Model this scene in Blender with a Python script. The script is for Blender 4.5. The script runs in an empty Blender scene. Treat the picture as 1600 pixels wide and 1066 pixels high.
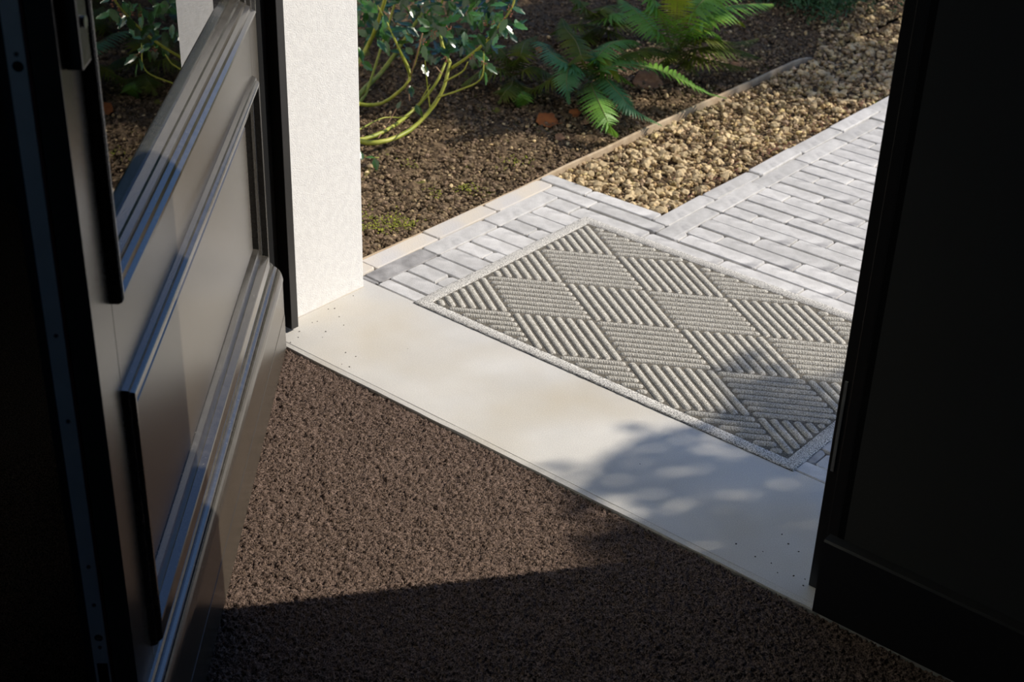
import bpy, bmesh, math, random
import numpy as np
from mathutils import Vector, Matrix, noise

random.seed(7); rng = np.random.default_rng(7)
SC = bpy.context.scene
COL = SC.collection
R = math.radians

# ------------------------------------------------------------------ camera
FPX = 2297.82
CAM = Vector((1.79830, -1.90687, 1.4))
RIGHT = Vector((0.76494477, 0.64339057, 0.03013416))
UPV = Vector((-0.33780228, 0.36090876, 0.86927239))
FWD = Vector((-0.54840598, 0.67512475, -0.49341408))
cd = bpy.data.cameras.new('camera'); cam = bpy.data.objects.new('camera', cd); COL.objects.link(cam)
m = Matrix((RIGHT, UPV, -FWD)).transposed().to_4x4(); m.translation = CAM
cam.matrix_world = m
cd.sensor_width = 36; cd.lens = FPX / 1600 * 36; cd.clip_start = .02
cd.dof.use_dof = True; cd.dof.focus_distance = 2.35; cd.dof.aperture_fstop = 9.0
SC.camera = cam

# ------------------------------------------------------------------ light
SUN_EL = R(35.0)
SUN_AZ = Vector((.608, .794, 0)).normalized()
SDIR = Vector((SUN_AZ.x * math.cos(SUN_EL), SUN_AZ.y * math.cos(SUN_EL), math.sin(SUN_EL)))
ld = bpy.data.lights.new('sun', 'SUN'); ld.energy = 6.4; ld.angle = R(.53); ld.color = (1, .915, .79)
sun = bpy.data.objects.new('sun', ld); COL.objects.link(sun)
sun.rotation_euler = SDIR.to_track_quat('Z', 'Y').to_euler(); sun.location = (6, 8, 7)
w = bpy.data.worlds.new('sky'); SC.world = w; w.use_nodes = True
nt = w.node_tree; bg = nt.nodes['Background']
sky = nt.nodes.new('ShaderNodeTexSky'); sky.sky_type = 'NISHITA'; sky.sun_disc = False
sky.sun_elevation = SUN_EL; sky.sun_rotation = math.atan2(SUN_AZ.x, SUN_AZ.y); sky.air_density = 1.0; sky.dust_density = .3; sky.ozone_density = 3.0
tint = nt.nodes.new('ShaderNodeMix'); tint.data_type = 'RGBA'; tint.blend_type = 'MULTIPLY'; tint.inputs['Factor'].default_value = 1; tint.inputs['B'].default_value = (.84, .98, 1.20, 1)
nt.links.new(sky.outputs[0], tint.inputs['A']); nt.links.new(tint.outputs['Result'], bg.inputs[0]); bg.inputs[1].default_value = .132
SC.view_settings.view_transform = 'Standard'; SC.view_settings.look = 'None'
SC.view_settings.exposure = 0.0; SC.view_settings.gamma = 1.0; SC.view_settings.use_curve_mapping = False

# ------------------------------------------------------------------ helpers
def ray(px, py):
    return RIGHT * ((px - 800) / FPX) + UPV * (-(py - 533) / FPX) + FWD
def at_z(px, py, z=0.0):
    v = ray(px, py); return CAM + v * ((z - CAM.z) / v.z)
def at_y(px, py, y):
    v = ray(px, py); return CAM + v * ((y - CAM.y) / v.y)
def proj(p):
    d = Vector(p) - CAM; z = d.dot(FWD)
    if z <= .01: return (-9999, -9999)
    return (800 + FPX * d.dot(RIGHT) / z, 533 - FPX * d.dot(UPV) / z)
def in_view(p, mar=20):
    x, y = proj(p); return -mar < x < 1412 + mar - .162 * y and -mar < y < 1066 + mar

def mesh_obj(name, verts, faces, mat, parent=None, smooth=False):
    me = bpy.data.meshes.new(name); me.from_pydata([tuple(v) for v in verts], [], faces); me.update()
    if mat: me.materials.append(mat)
    if smooth: me.polygons.foreach_set('use_smooth', [True] * len(me.polygons))
    o = bpy.data.objects.new(name, me); COL.objects.link(o)
    if parent: o.parent = parent
    return o
def bm_obj(name, bm, mat, parent=None, smooth=False):
    me = bpy.data.meshes.new(name); bm.to_mesh(me); bm.free()
    if mat: me.materials.append(mat)
    if smooth: me.polygons.foreach_set('use_smooth', [True] * len(me.polygons))
    o = bpy.data.objects.new(name, me); COL.objects.link(o)
    if parent: o.parent = parent
    return o
def add_box(bm, a, b, bev=0.0):
    x0, y0, z0 = a; x1, y1, z1 = b
    vs = [bm.verts.new(p) for p in ((x0,y0,z0),(x1,y0,z0),(x1,y1,z0),(x0,y1,z0),(x0,y0,z1),(x1,y0,z1),(x1,y1,z1),(x0,y1,z1))]
    fs = [bm.faces.new([vs[i] for i in f]) for f in ((0,3,2,1),(4,5,6,7),(0,1,5,4),(1,2,6,5),(2,3,7,6),(3,0,4,7))]
    if bev:
        es = list({e for f in fs for e in f.edges})
        bmesh.ops.bevel(bm, geom=es, offset=bev, segments=2, affect='EDGES', profile=.6)
def box(name, a, b, mat, parent=None, bev=0.0):
    bm = bmesh.new(); add_box(bm, a, b, bev); return bm_obj(name, bm, mat, parent)
def empty(name, loc, rz=0):
    o = bpy.data.objects.new(name, None); COL.objects.link(o); o.location = loc; o.rotation_euler = (0, 0, rz)
    o.empty_display_size = .1; return o
def tag(o, label, cat, group=None, kind=None):
    o['label'] = label; o['category'] = cat
    if group: o['group'] = group
    if kind: o['kind'] = kind
    return o
def struct(o): o['kind'] = 'structure'; return o
def stuff(o): o['kind'] = 'stuff'; return o
def grid_mesh(name, X, Y, Z, mat, parent=None, smooth=True, keep=None):
    ny, nx = X.shape
    co = np.stack([X, Y, Z], -1).reshape(-1, 3).astype(np.float32)
    i = np.arange(ny * nx).reshape(ny, nx)
    q = np.stack([i[:-1, :-1], i[:-1, 1:], i[1:, 1:], i[1:, :-1]], -1).reshape(-1, 4)
    if keep is not None: q = q[keep.reshape(-1)]
    return quads_mesh(name, co, q, mat, parent, smooth)
def quads_mesh(name, co, q, mat, parent=None, smooth=True):
    me = bpy.data.meshes.new(name); n = len(q); k = q.shape[1]
    me.vertices.add(len(co)); me.vertices.foreach_set('co', co.astype(np.float32).ravel())
    me.loops.add(n * k); me.loops.foreach_set('vertex_index', q.astype(np.int32).ravel())
    me.polygons.add(n); me.polygons.foreach_set('loop_start', np.arange(0, n * k, k, dtype=np.int32))
    me.polygons.foreach_set('loop_total', np.full(n, k, dtype=np.int32))
    me.update(calc_edges=True)
    me.polygons.foreach_set('use_smooth', [smooth] * n)
    if mat: me.materials.append(mat)
    o = bpy.data.objects.new(name, me); COL.objects.link(o)
    if parent: o.parent = parent
    return o
def vcol(o, cols):
    a = o.data.color_attributes.new('tint', 'FLOAT_COLOR', 'POINT')
    c = np.ones((len(cols), 4), dtype=np.float32); c[:, :3] = cols; a.data.foreach_set('color', c.ravel())
def vnoise(X, Y, s, seed=0):
    """cheap smooth value noise on arrays"""
    r = np.random.default_rng(seed); T = r.random((256, 256)); x = X * s; y = Y * s
    xi = np.floor(x).astype(int); yi = np.floor(y).astype(int); fx = x - xi; fy = y - yi
    fx = fx * fx * (3 - 2 * fx); fy = fy * fy * (3 - 2 * fy); g = lambda a, b: T[a % 256, b % 256]
    return (g(xi, yi) * (1 - fx) + g(xi + 1, yi) * fx) * (1 - fy) + (g(xi, yi + 1) * (1 - fx) + g(xi + 1, yi + 1) * fx) * fy
def tube(bm, pts, radii, seg=6, cap=True):
    n = len(pts); rings = []
    up = Vector((0, 0, 1))
    for i, p in enumerate(pts):
        p = Vector(p); a = Vector(pts[max(i - 1, 0)]); b = Vector(pts[min(i + 1, n - 1)]); t = (b - a).normalized()
        s = t.cross(up)
        if s.length < .05: s = t.cross(Vector((1, 0, 0)))
        s.normalize(); q = t.cross(s)
        rr = radii[i] if hasattr(radii, '__len__') else radii
        rings.append([bm.verts.new(p + (s * math.cos(k * 2 * math.pi / seg) + q * math.sin(k * 2 * math.pi / seg)) * rr) for k in range(seg)])
    for i in range(n - 1):
        for k in range(seg):
            bm.faces.new((rings[i][k], rings[i][(k + 1) % seg], rings[i + 1][(k + 1) % seg], rings[i + 1][k]))
    if cap:
        bm.faces.new(rings[0][::-1]); bm.faces.new(rings[-1])
def spline(pts, n):
    P = [Vector(p) for p in pts]; P = [P[0] * 2 - P[1]] + P + [P[-1] * 2 - P[-2]]; out = []
    segs = len(P) - 3
    for i in range(n + 1):
        t = i / n * segs; k = min(int(t), segs - 1); u = t - k; a, b, c, d = P[k:k + 4]
        out.append(.5 * ((2 * b) + (-a + c) * u + (2 * a - 5 * b + 4 * c - d) * u * u + (-a + 3 * b - 3 * c + d) * u ** 3))
    return out

# ------------------------------------------------------------------ materials
def mat(name, col, rough=.7, spec=.5, metal=0, c2=None, scale=20, detail=4, bump=0, bscale=200, lo=.35, hi=.65, rand=0, attr=False, coat=0, extra=None, grain=0):
    m_ = bpy.data.materials.new(name); m_.use_nodes = True; t = m_.node_tree; b = t.nodes['Principled BSDF']; L = t.links
    b.inputs['Roughness'].default_value = rough; b.inputs['Specular IOR Level'].default_value = spec; b.inputs['Metallic'].default_value = metal
    if coat: b.inputs['Coat Weight'].default_value = coat; b.inputs['Coat Roughness'].default_value = .08
    tc = t.nodes.new('ShaderNodeTexCoord'); co = tc.outputs['Object']
    cur = None
    if c2 is not None:
        nz = t.nodes.new('ShaderNodeTexNoise'); nz.inputs['Scale'].default_value = scale; nz.inputs['Detail'].default_value = detail; L.new(co, nz.inputs['Vector'])
        rp = t.nodes.new('ShaderNodeValToRGB'); rp.color_ramp.elements[0].position = lo; rp.color_ramp.elements[1].position = hi
        rp.color_ramp.elements[0].color = (*col, 1); rp.color_ramp.elements[1].color = (*c2, 1)
        L.new(nz.outputs['Fac'], rp.inputs['Fac']); cur = rp.outputs['Color']
    if extra:   # second layer of spots: (colour, scale, lo, hi, amount)
        ec, es, el, eh = extra
        nz = t.nodes.new('ShaderNodeTexNoise'); nz.inputs['Scale'].default_value = es; nz.inputs['Detail'].default_value = 3; L.new(co, nz.inputs['Vector'])
        mr = t.nodes.new('ShaderNodeMapRange'); mr.inputs['From Min'].default_value = el; mr.inputs['From Max'].default_value = eh; L.new(nz.outputs['Fac'], mr.inputs['Value'])
        mx = t.nodes.new('ShaderNodeMix'); mx.data_type = 'RGBA'; L.new(mr.outputs[0], mx.inputs['Factor'])
        if cur: L.new(cur, mx.inputs['A'])
        else: mx.inputs['A'].default_value = (*col, 1)
        mx.inputs['B'].default_value = (*ec, 1); cur = mx.outputs['Result']
    if attr:
        at = t.nodes.new('ShaderNodeAttribute'); at.attribute_name = 'tint'
        mx = t.nodes.new('ShaderNodeMix'); mx.data_type = 'RGBA'; mx.blend_type = 'MULTIPLY'; mx.inputs['Factor'].default_value = 1
        if cur: L.new(cur, mx.inputs['A'])
        else: mx.inputs['A'].default_value = (*col, 1)
        L.new(at.outputs['Color'], mx.inputs['B']); cur = mx.outputs['Result']
    if grain:
        nz = t.nodes.new('ShaderNodeTexNoise'); nz.inputs['Scale'].default_value = 650; nz.inputs['Detail'].default_value = 2; L.new(co, nz.inputs['Vector'])
        mr = t.nodes.new('ShaderNodeMapRange'); mr.inputs['From Min'].default_value = .3; mr.inputs['From Max'].default_value = .7; mr.inputs['To Min'].default_value = 1 - grain; mr.inputs['To Max'].default_value = 1 + grain; L.new(nz.outputs['Fac'], mr.inputs['Value'])
        hs = t.nodes.new('ShaderNodeHueSaturation'); L.new(mr.outputs[0], hs.inputs['Value']); L.new(cur, hs.inputs['Color']); cur = hs.outputs['Color']
    if rand:
        oi = t.nodes.new('ShaderNodeObjectInfo')
        mr = t.nodes.new('ShaderNodeMapRange'); mr.inputs['To Min'].default_value = 1 - rand; mr.inputs['To Max'].default_value = 1 + rand; L.new(oi.outputs['Random'], mr.inputs['Value'])
        hs = t.nodes.new('ShaderNodeHueSaturation'); L.new(mr.outputs[0], hs.inputs['Value'])
        if cur: L.new(cur, hs.inputs['Color'])
        else: hs.inputs['Color'].default_value = (*col, 1)
        cur = hs.outputs['Color']
    if cur: L.new(cur, b.inputs['Base Color'])
    else: b.inputs['Base Color'].default_value = (*col, 1)
    if bump:
        nz = t.nodes.new('ShaderNodeTexNoise'); nz.inputs['Scale'].default_value = bscale; nz.inputs['Detail'].default_value = 3; L.new(co, nz.inputs['Vector'])
        bp = t.nodes.new('ShaderNodeBump'); bp.inputs['Strength'].default_value = bump; bp.inputs['Distance'].default_value = .002
        L.new(nz.outputs['Fac'], bp.inputs['Height']); L.new(bp.outputs[0], b.inputs['Normal'])
    return m_
M = {}
M['paint'] = mat('door_paint', (.040, .034, .026), rough=.26, spec=.75, c2=(.047, .040, .031), scale=6, bump=.04, bscale=900, extra=((.10, .095, .085), 420, .70, .80))
M['ledge'] = mat('dusty_paint', (.030, .027, .023), rough=.20, spec=1.0, c2=(.050, .046, .040), scale=90, detail=8, lo=.4, hi=.8, bump=.05, bscale=600, extra=((.20, .19, .17), 380, .66, .80))
M['frame'] = mat('frame_paint', (.018, .017, .016), rough=.35, spec=.5, c2=(.024, .022, .02), scale=9, extra=((.09, .085, .08), 300, .70, .8))
M['gasket'] = mat('red_seal', (.10, .012, .006), rough=.6)
M['steel'] = mat('dull_steel', (.66, .62, .55), rough=.42, metal=.15, c2=(.72, .68, .61), scale=40)
M['screw'] = mat('screw_steel', (.55, .55, .55), rough=.25, metal=1)
M['black'] = mat('shade_black', (.004, .004, .004), rough=.8, spec=.2)
M['spacer'] = mat('glass_spacer', (.5, .46, .38), rough=.5)
M['stone'] = mat('threshold_stone', (.47, .452, .415), rough=.62, spec=.35, c2=(.575, .553, .508), scale=5, detail=15, lo=.3, hi=.7, bump=.35, bscale=1100, extra=((.47, .42, .33), 3.1, .50, .80), grain=.16)
M['brickm'] = mat('clay_paver', (.40, .39, .375), rough=.8, spec=.25, c2=(.55, .538, .518), scale=24, detail=12, lo=.32, hi=.66, bump=.5, bscale=420, grain=.14, rand=.13, extra=((.25, .245, .245), 17, .56, .80))
M['brickdark'] = mat('stained_paver', (.17, .165, .16), rough=.85, c2=(.34, .33, .32), scale=22, detail=8, bump=.35, bscale=260)
M['brickwarm'] = mat('ochre_edged_paver', (.55, .49, .40), rough=.8, spec=.25, c2=(.48, .46, .44), scale=9, detail=8, bump=.35, bscale=260, rand=.04)
M['sand'] = mat('joint_sand', (.05, .042, .032), rough=.95, c2=(.10, .085, .065), scale=150, bump=.6, bscale=300)
M['mat'] = mat('mat_pile', (.22, .205, .17), rough=.9, spec=.15, c2=(.66, .63, .565), scale=520, detail=3, lo=.36, hi=.60, bump=.8, bscale=900)
M['matborder'] = mat('mat_border_pile', (.16, .155, .14), rough=.9, spec=.15, c2=(.74, .71, .65), scale=480, detail=3, lo=.38, hi=.58, bump=1.0, bscale=800)
M['matbase'] = mat('mat_backing', (.07, .063, .05), rough=.9, spec=.1, c2=(.22, .20, .165), scale=420, detail=2, bump=.8, bscale=900)
M['rubber'] = mat('mat_rubber', (.03, .03, .03), rough=.7)
M['carpet'] = mat('coir_carpet', (.010, .006, .005), rough=.95, spec=.08, c2=(.225, .160, .127), scale=420, detail=4, lo=.36, hi=.66, bump=.8, bscale=900, extra=((.36, .31, .26), 700, .66, .74))
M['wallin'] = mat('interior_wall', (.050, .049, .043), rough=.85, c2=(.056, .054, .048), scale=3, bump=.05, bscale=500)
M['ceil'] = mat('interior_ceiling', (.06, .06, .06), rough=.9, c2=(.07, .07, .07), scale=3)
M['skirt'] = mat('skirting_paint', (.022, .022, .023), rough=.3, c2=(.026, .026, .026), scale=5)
M['render'] = mat('white_render', (.64, .625, .60), rough=.85, spec=.25, c2=(.70, .685, .655), scale=90, detail=6, bump=.5, bscale=420, extra=((.52, .49, .45), 500, .66, .74))
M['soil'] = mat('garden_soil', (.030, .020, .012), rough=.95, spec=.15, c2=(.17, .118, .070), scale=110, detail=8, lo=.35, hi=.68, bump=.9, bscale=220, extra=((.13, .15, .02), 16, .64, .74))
M['clod'] = mat('soil_clod', (.065, .045, .027), rough=.95, spec=.15, c2=(.24, .175, .112), scale=160, detail=6, bump=.8, bscale=300, attr=True)
M['gravel'] = mat('gravel_stone', (.30, .205, .095), rough=.85, spec=.25, c2=(.68, .54, .32), scale=70, detail=6, bump=.5, bscale=260, attr=True)
M['gravel1'] = mat('gravel_stone_single', (.34, .24, .12), rough=.85, spec=.25, c2=(.70, .56, .34), scale=70, detail=6, bump=.5, bscale=260, rand=.25)
M['strip'] = mat('edging_timber', (.46, .36, .24), rough=.85, c2=(.34, .25, .155), scale=30, detail=8, bump=.4, bscale=200)
M['holly'] = mat('holly_leaf', (.014, .058, .008), rough=.30, spec=.6, c2=(.034, .105, .012), scale=25, rand=.45, coat=.25)
M['hollyback'] = M['holly']
M['twig'] = mat('holly_stem', (.20, .24, .022), rough=.5, spec=.4, c2=(.34, .34, .05), scale=30, detail=6, extra=((.30, .28, .20), 160, .68, .74))
M['drytwig'] = mat('dry_twig', (.22, .13, .07), rough=.8, c2=(.32, .2, .12), scale=60)
M['bud'] = mat('russet_bud', (.16, .055, .025), rough=.7, c2=(.28, .12, .06), scale=200)
M['fern'] = mat('fern_green', (.075, .20, .022), rough=.5, spec=.4, c2=(.15, .31, .035), scale=12, rand=.15)
M['fernblue'] = mat('fern_blue_green', (.050, .17, .050), rough=.45, spec=.5, c2=(.10, .26, .085), scale=12, rand=.1)
M['fernlime'] = mat('fern_yellow_green', (.16, .24, .012), rough=.55, spec=.35, c2=(.25, .30, .02), scale=12, rand=.1)
M['fernold'] = mat('fern_olive', (.065, .105, .010), rough=.6, spec=.25, c2=(.13, .15, .016), scale=20, rand=.2)
M['rachis'] = mat('fern_midrib', (.13, .12, .03), rough=.6)
M['deadleaf'] = mat('dead_leaf', (.36, .125, .035), rough=.75, spec=.25, c2=(.25, .085, .03), scale=60, detail=6, rand=.15)
M['deadpale'] = mat('dead_leaf_pale', (.30, .17, .09), rough=.8, c2=(.20, .10, .05), scale=60, detail=6, rand=.15)
M['treeleaf'] = mat('tree_leaf', (.03, .08, .015), rough=.5, c2=(.05, .11, .02), scale=3)
M['bark'] = mat('tree_bark', (.09, .06, .04), rough=.9, c2=(.14, .10, .07), scale=20, bump=.8, bscale=60)
M['yew'] = mat('dark_needles', (.016, .060, .018), rough=.5, c2=(.035, .11, .030), scale=12, rand=.3)
for k in ('fern', 'fernblue', 'fernlime', 'fernold', 'holly'):      # thin leaves let some light through
    t = M[k].node_tree; b = t.nodes['Principled BSDF']; out = t.nodes['Material Output']
    tr = t.nodes.new('ShaderNodeBsdfTranslucent'); mx = t.nodes.new('ShaderNodeMixShader'); mx.inputs[0].default_value = .12 if k == 'holly' else .3
    src = b.inputs['Base Color'].links[0].from_socket; t.links.new(src, tr.inputs['Color'])
    t.links.new(b.outputs[0], mx.inputs[1]); t.links.new(tr.outputs[0], mx.inputs[2]); t.links.new(mx.outputs[0], out.inputs['Surface'])
gm = bpy.data.materials.new('window_glass'); gm.use_nodes = True; t = gm.node_tree
for n_ in list(t.nodes):
    if n_.type == 'BSDF_PRINCIPLED': t.nodes.remove(n_)
gl = t.nodes.new('ShaderNodeBsdfGlossy'); gl.inputs['Roughness'].default_value = .004; gl.inputs['Color'].default_value = (1, 1, 1, 1)
tr = t.nodes.new('ShaderNodeBsdfTransparent'); tr.inputs['Color'].default_value = (.86, .9, .88, 1)
fr = t.nodes.new('ShaderNodeFresnel'); fr.inputs['IOR'].default_value = 1.55
mx = t.nodes.new('ShaderNodeMixShader'); t.links.new(fr.outputs[0], mx.inputs[0]); t.links.new(tr.outputs[0], mx.inputs[1]); t.links.new(gl.outputs[0], mx.inputs[2])
t.links.new(mx.outputs[0], t.nodes['Material Output'].inputs['Surface']); M['glass'] = gm

# ================================================================== SETTING
H = 2.6
XL, XR, YB = -1.3, 3.2, -4.4
FX0, FX1 = -.122, 1.103          # inner edges of the room-side wall at the opening
# floor: coarse carpet everywhere, pile heightfield where the picture looks at it
PX0, PX1, PY0, PY1 = -.10, 1.40, -1.25, -.302
bm = bmesh.new()
add_box(bm, (XL, YB, -.05), (XR, PY0, -.0045)); add_box(bm, (XL, PY0, -.05), (PX0, PY1, -.0045)); add_box(bm, (PX1, PY0, -.05), (XR, PY1, -.0045))
add_box(bm, (PX0, PY0, -.05), (PX1, PY1, -.010))
add_box(bm, (XL, PY1, -.05), (-.4005, -.2395, -.0045)); add_box(bm, (1.4205, PY1, -.05), (XR, -.2395, -.0045))
floor = struct(bm_obj('floor', bm, M['carpet']))
xs = np.arange(PX0, PX1, .0028); ys = np.arange(PY0, PY1, .0028)
X, Y = np.meshgrid(xs, ys)
Z = -.0085 + .0065 * rng.random(X.shape) ** 1.3 * (.8 + .4 * vnoise(X, Y, 160, 3)) + .0018 * vnoise(X, Y, 55, 4)
X = X + rng.uniform(-.0008, .0008, X.shape); Y = Y + rng.uniform(-.0008, .0008, Y.shape)
stuff(grid_mesh('carpet_pile', X, Y, Z, M['carpet'], floor, smooth=True))

# room-side wall in the plane of the opening, other walls, ceiling
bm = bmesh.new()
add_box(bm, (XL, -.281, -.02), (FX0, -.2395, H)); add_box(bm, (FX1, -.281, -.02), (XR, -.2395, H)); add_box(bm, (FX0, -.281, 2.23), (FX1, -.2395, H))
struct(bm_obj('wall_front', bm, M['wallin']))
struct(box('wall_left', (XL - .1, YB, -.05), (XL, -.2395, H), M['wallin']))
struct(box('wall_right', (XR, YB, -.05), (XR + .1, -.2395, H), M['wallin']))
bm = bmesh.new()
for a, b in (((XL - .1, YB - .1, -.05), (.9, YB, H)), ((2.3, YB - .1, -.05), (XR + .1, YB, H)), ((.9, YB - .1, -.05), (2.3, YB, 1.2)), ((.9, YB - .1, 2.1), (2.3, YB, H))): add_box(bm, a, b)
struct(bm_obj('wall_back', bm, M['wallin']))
wn = struct(empty('added_window_1', (1.6, YB - .05, 1.2)))  # added window, unseen, lets in skylight to brighten the lock edge
for a, b in (((-.7, -.03, 0), (-.65, .03, .9)), ((.65, -.03, 0), (.7, .03, .9)), ((-.65, -.03, 0), (.65, .03, .05)), ((-.65, -.03, .85), (.65, .03, .9)), ((-.02, -.02, .05), (.02, .02, .85))): box('added_window_bar', a, b, M['frame'], wn)
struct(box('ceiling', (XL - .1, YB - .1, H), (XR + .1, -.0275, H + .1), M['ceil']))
# outer leaf of the wall: pale rendered reveals left and right, and over the door
bm = bmesh.new(); add_box(bm, (-4.0, -.2390, -.3), (-.1255, -.0275, 3.2), .0015)
struct(bm_obj('wall_outer_left', bm, M['render']))
bm = bmesh.new(); add_box(bm, (1.085, -.2390, -.3), (5.0, -.0275, 3.2), .0015)
struct(bm_obj('wall_outer_right', bm, M['render']))
struct(box('wall_outer_top', (-.1255, -.2390, 2.23), (1.085, -.0275, 3.2), M['render'], bev=.0015))
# baseboards
def skirting(name, x0, x1):
    prof = [(-.281, 0), (-.300, 0), (-.300, .127), (-.297, .130), (-.281, .1305)]
    vs = [(x, y, z - .004) for x in (x0, x1) for y, z in prof]; n = len(prof)
    fs = [(i, (i + 1) % n, n + (i + 1) % n, n + i) for i in range(n)] + [tuple(range(n))[::-1], tuple(range(n, 2 * n))]
    return struct(mesh_obj(name, vs, fs, M['skirt']))
skirting('baseboard_front', 1.081, XR)
# door frame: jambs with the lip that shows against the pale reveal, and the head
def jamb(name, side):
    g = struct(empty(name, ((-.09 if side < 0 else 1.049), -.257, 0)))
    ox, oy = g.location.x, g.location.y
    if side < 0:
        bxs = [('jamb_lip', (-.20, -.257, .006), (-.0895, -.2395, 2.20)), ('jamb_rebate', (-.22, -.281, -.003), (-.118, -.2575, 2.20)), ('jamb_post', (-.22, -.402, -.003), (-.1012, -.2815, 2.24))]  # post brought up to the hinge edge to block a sun leak
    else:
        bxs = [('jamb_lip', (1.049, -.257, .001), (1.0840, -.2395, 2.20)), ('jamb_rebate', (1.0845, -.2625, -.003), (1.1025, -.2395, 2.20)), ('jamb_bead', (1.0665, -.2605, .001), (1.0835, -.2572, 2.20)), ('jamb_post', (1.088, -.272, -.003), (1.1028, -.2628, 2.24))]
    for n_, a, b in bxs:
        box(n_, (a[0] - ox, a[1] - oy, a[2]), (b[0] - ox, b[1] - oy, b[2]), M['black'] if n_ == 'jamb_post' else M['frame'], g, bev=.0012)  # near-black post: the dark of the hinge gap is put into its colour
    return g
jl = jamb('trim_1', -1)
jr = jamb('trim_2', 1)
kp = box('strike_plate', (.0055, -.0018, .213), (.0105, -.0002, .363), mat('strike_steel', (.26, .26, .25), rough=.4, metal=.2, c2=(.34, .33, .31), scale=50), jr, bev=.0004)
kp['label'] = 'narrow dull steel strike plate'
struct(box('trim_3', (-.20, -.257, 2.17), (1.103, -.2395, 2.235), M['frame'], bev=.001))

# threshold stone
def threshold():
    x0, x1 = -.40, 1.42; prof = [(-.300, -.05), (-.300, -.0045), (-.2985, -.0018), (-.2890, -.0006), (-.2880, .0), (-.004, .0), (-.0015, -.0018), (-.0015, -.05)]
    n = len(prof); cuts = np.linspace(x0, x1, 60); vs = []
    for i, x in enumerate(cuts):
        for k, (y, z) in enumerate(prof):
            j = .0010 * (noise.noise(Vector((x * 14, k * 3.1, 0)))) if k in (1, 2, 3) else 0
            vs.append((x, y + j, z + j * .6))
    fs = []
    for i in range(len(cuts) - 1):
        for k in range(n):
            a = i * n + k; b = i * n + (k + 1) % n; fs.append((a, b, b + n, a + n))
    fs += [tuple(range(n))[::-1], tuple(range((len(cuts) - 1) * n, len(cuts) * n))]
    return mesh_obj('trim_4', vs, [f[::-1] for f in fs], M['stone'])
th = struct(threshold()); th['label'] = 'pale stone threshold slab across the doorway'
# mortar line where the reveal meets the slab
box('mortar_line', (-.1262, -.2390, -.0005), (-.1235, -.0275, .0016), M['brickwarm'], th)

# ================================================================== GARDEN GROUND
EDGEX = -.222
def soil_h(x, y):
    d = np.clip((EDGEX - x) / .5, 0, 1)
    return -.014 + .030 * d + .03 * np.clip((y - .6) / 2, 0, 1) * d
xs = np.concatenate([np.arange(-3.2, -1.2, .03), np.arange(-1.2, EDGEX - .004, .0085), [EDGEX - .004]])
ys = np.concatenate([np.arange(-.027, 2.6, .0085), np.arange(2.6, 5.0, .04)])
X, Y = np.meshgrid(xs, ys)
Z = soil_h(X, Y) + .020 * (vnoise(X, Y, 28, 1) - .5) + .016 * (vnoise(X, Y, 75, 2) - .5) + .012 * (rng.random(X.shape) - .5)
e = np.clip((EDGEX - X) / .06, 0, 1); Z = Z * e + (-.010) * (1 - e)
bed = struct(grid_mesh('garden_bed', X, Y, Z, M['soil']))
def bedz(x, y): return float(soil_h(x, y))
# ground far out, under the gravel and beside the path
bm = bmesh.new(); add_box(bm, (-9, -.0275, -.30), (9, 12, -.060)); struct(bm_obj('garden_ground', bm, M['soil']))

# lumpy low-poly stones, joined (stuff) or single
def ico_pts():
    bm = bmesh.new(); bmesh.ops.create_icosphere(bm, subdivisions=1, radius=1); v = np.array([x.co[:] for x in bm.verts]); f = np.array([[q.index for q in p.verts] for p in bm.faces]); bm.free(); return v, f
bm = bmesh.new(); bmesh.ops.create_icosphere(bm, subdivisions=2, radius=1); IV2 = np.array([x.co[:] for x in bm.verts]); IF2 = np.array([[q.index for q in p.verts] for p in bm.faces]); bm.free()
IV, IF = ico_pts()
def rotm(r):
    q = r.normal(size=4); q /= np.linalg.norm(q); a, b, c, d = q
    return np.array([[1-2*(c*c+d*d), 2*(b*c-a*d), 2*(b*d+a*c)], [2*(b*c+a*d), 1-2*(b*b+d*d), 2*(c*d-a*b)], [2*(b*d-a*c), 2*(c*d+a*b), 1-2*(b*b+c*c)]])
def lump(V, r, flat=.65):
    s = np.array([1, r.uniform(.6, .95), r.uniform(flat * .7, flat * 1.25)])
    v = V * (1 + r.uniform(-.30, .30, (len(V), 1))) * s
    a = r.uniform(0, 6.28); c, d = math.cos(a), math.sin(a)
    Rz = np.array([[c, -d, 0], [d, c, 0], [0, 0, 1]]); t_ = r.normal(0, .25, 2)
    Rx = np.array([[1, 0, 0], [0, math.cos(t_[0]), -math.sin(t_[0])], [0, math.sin(t_[0]), math.cos(t_[0])]])
    return v @ (Rz @ Rx).T
def scatter(name, pts, material, parent, tints, flat=.65, hi=False, r=rng):
    V, F = (IV2, IF2) if hi else (IV, IF); co = []; fa = []; tc = []
    for i, (x, y, z, s) in enumerate(pts):
        co.append(lump(V, r, flat) * s + np.array([x, y, z])); fa.append(F + i * len(V)); tc.append(np.tile(tints[i], (len(V), 1)))
    o = quads_mesh(name, np.concatenate(co), np.concatenate(fa), material, parent, smooth=False)
    vcol(o, np.concatenate(tc)); return stuff(o)

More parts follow.
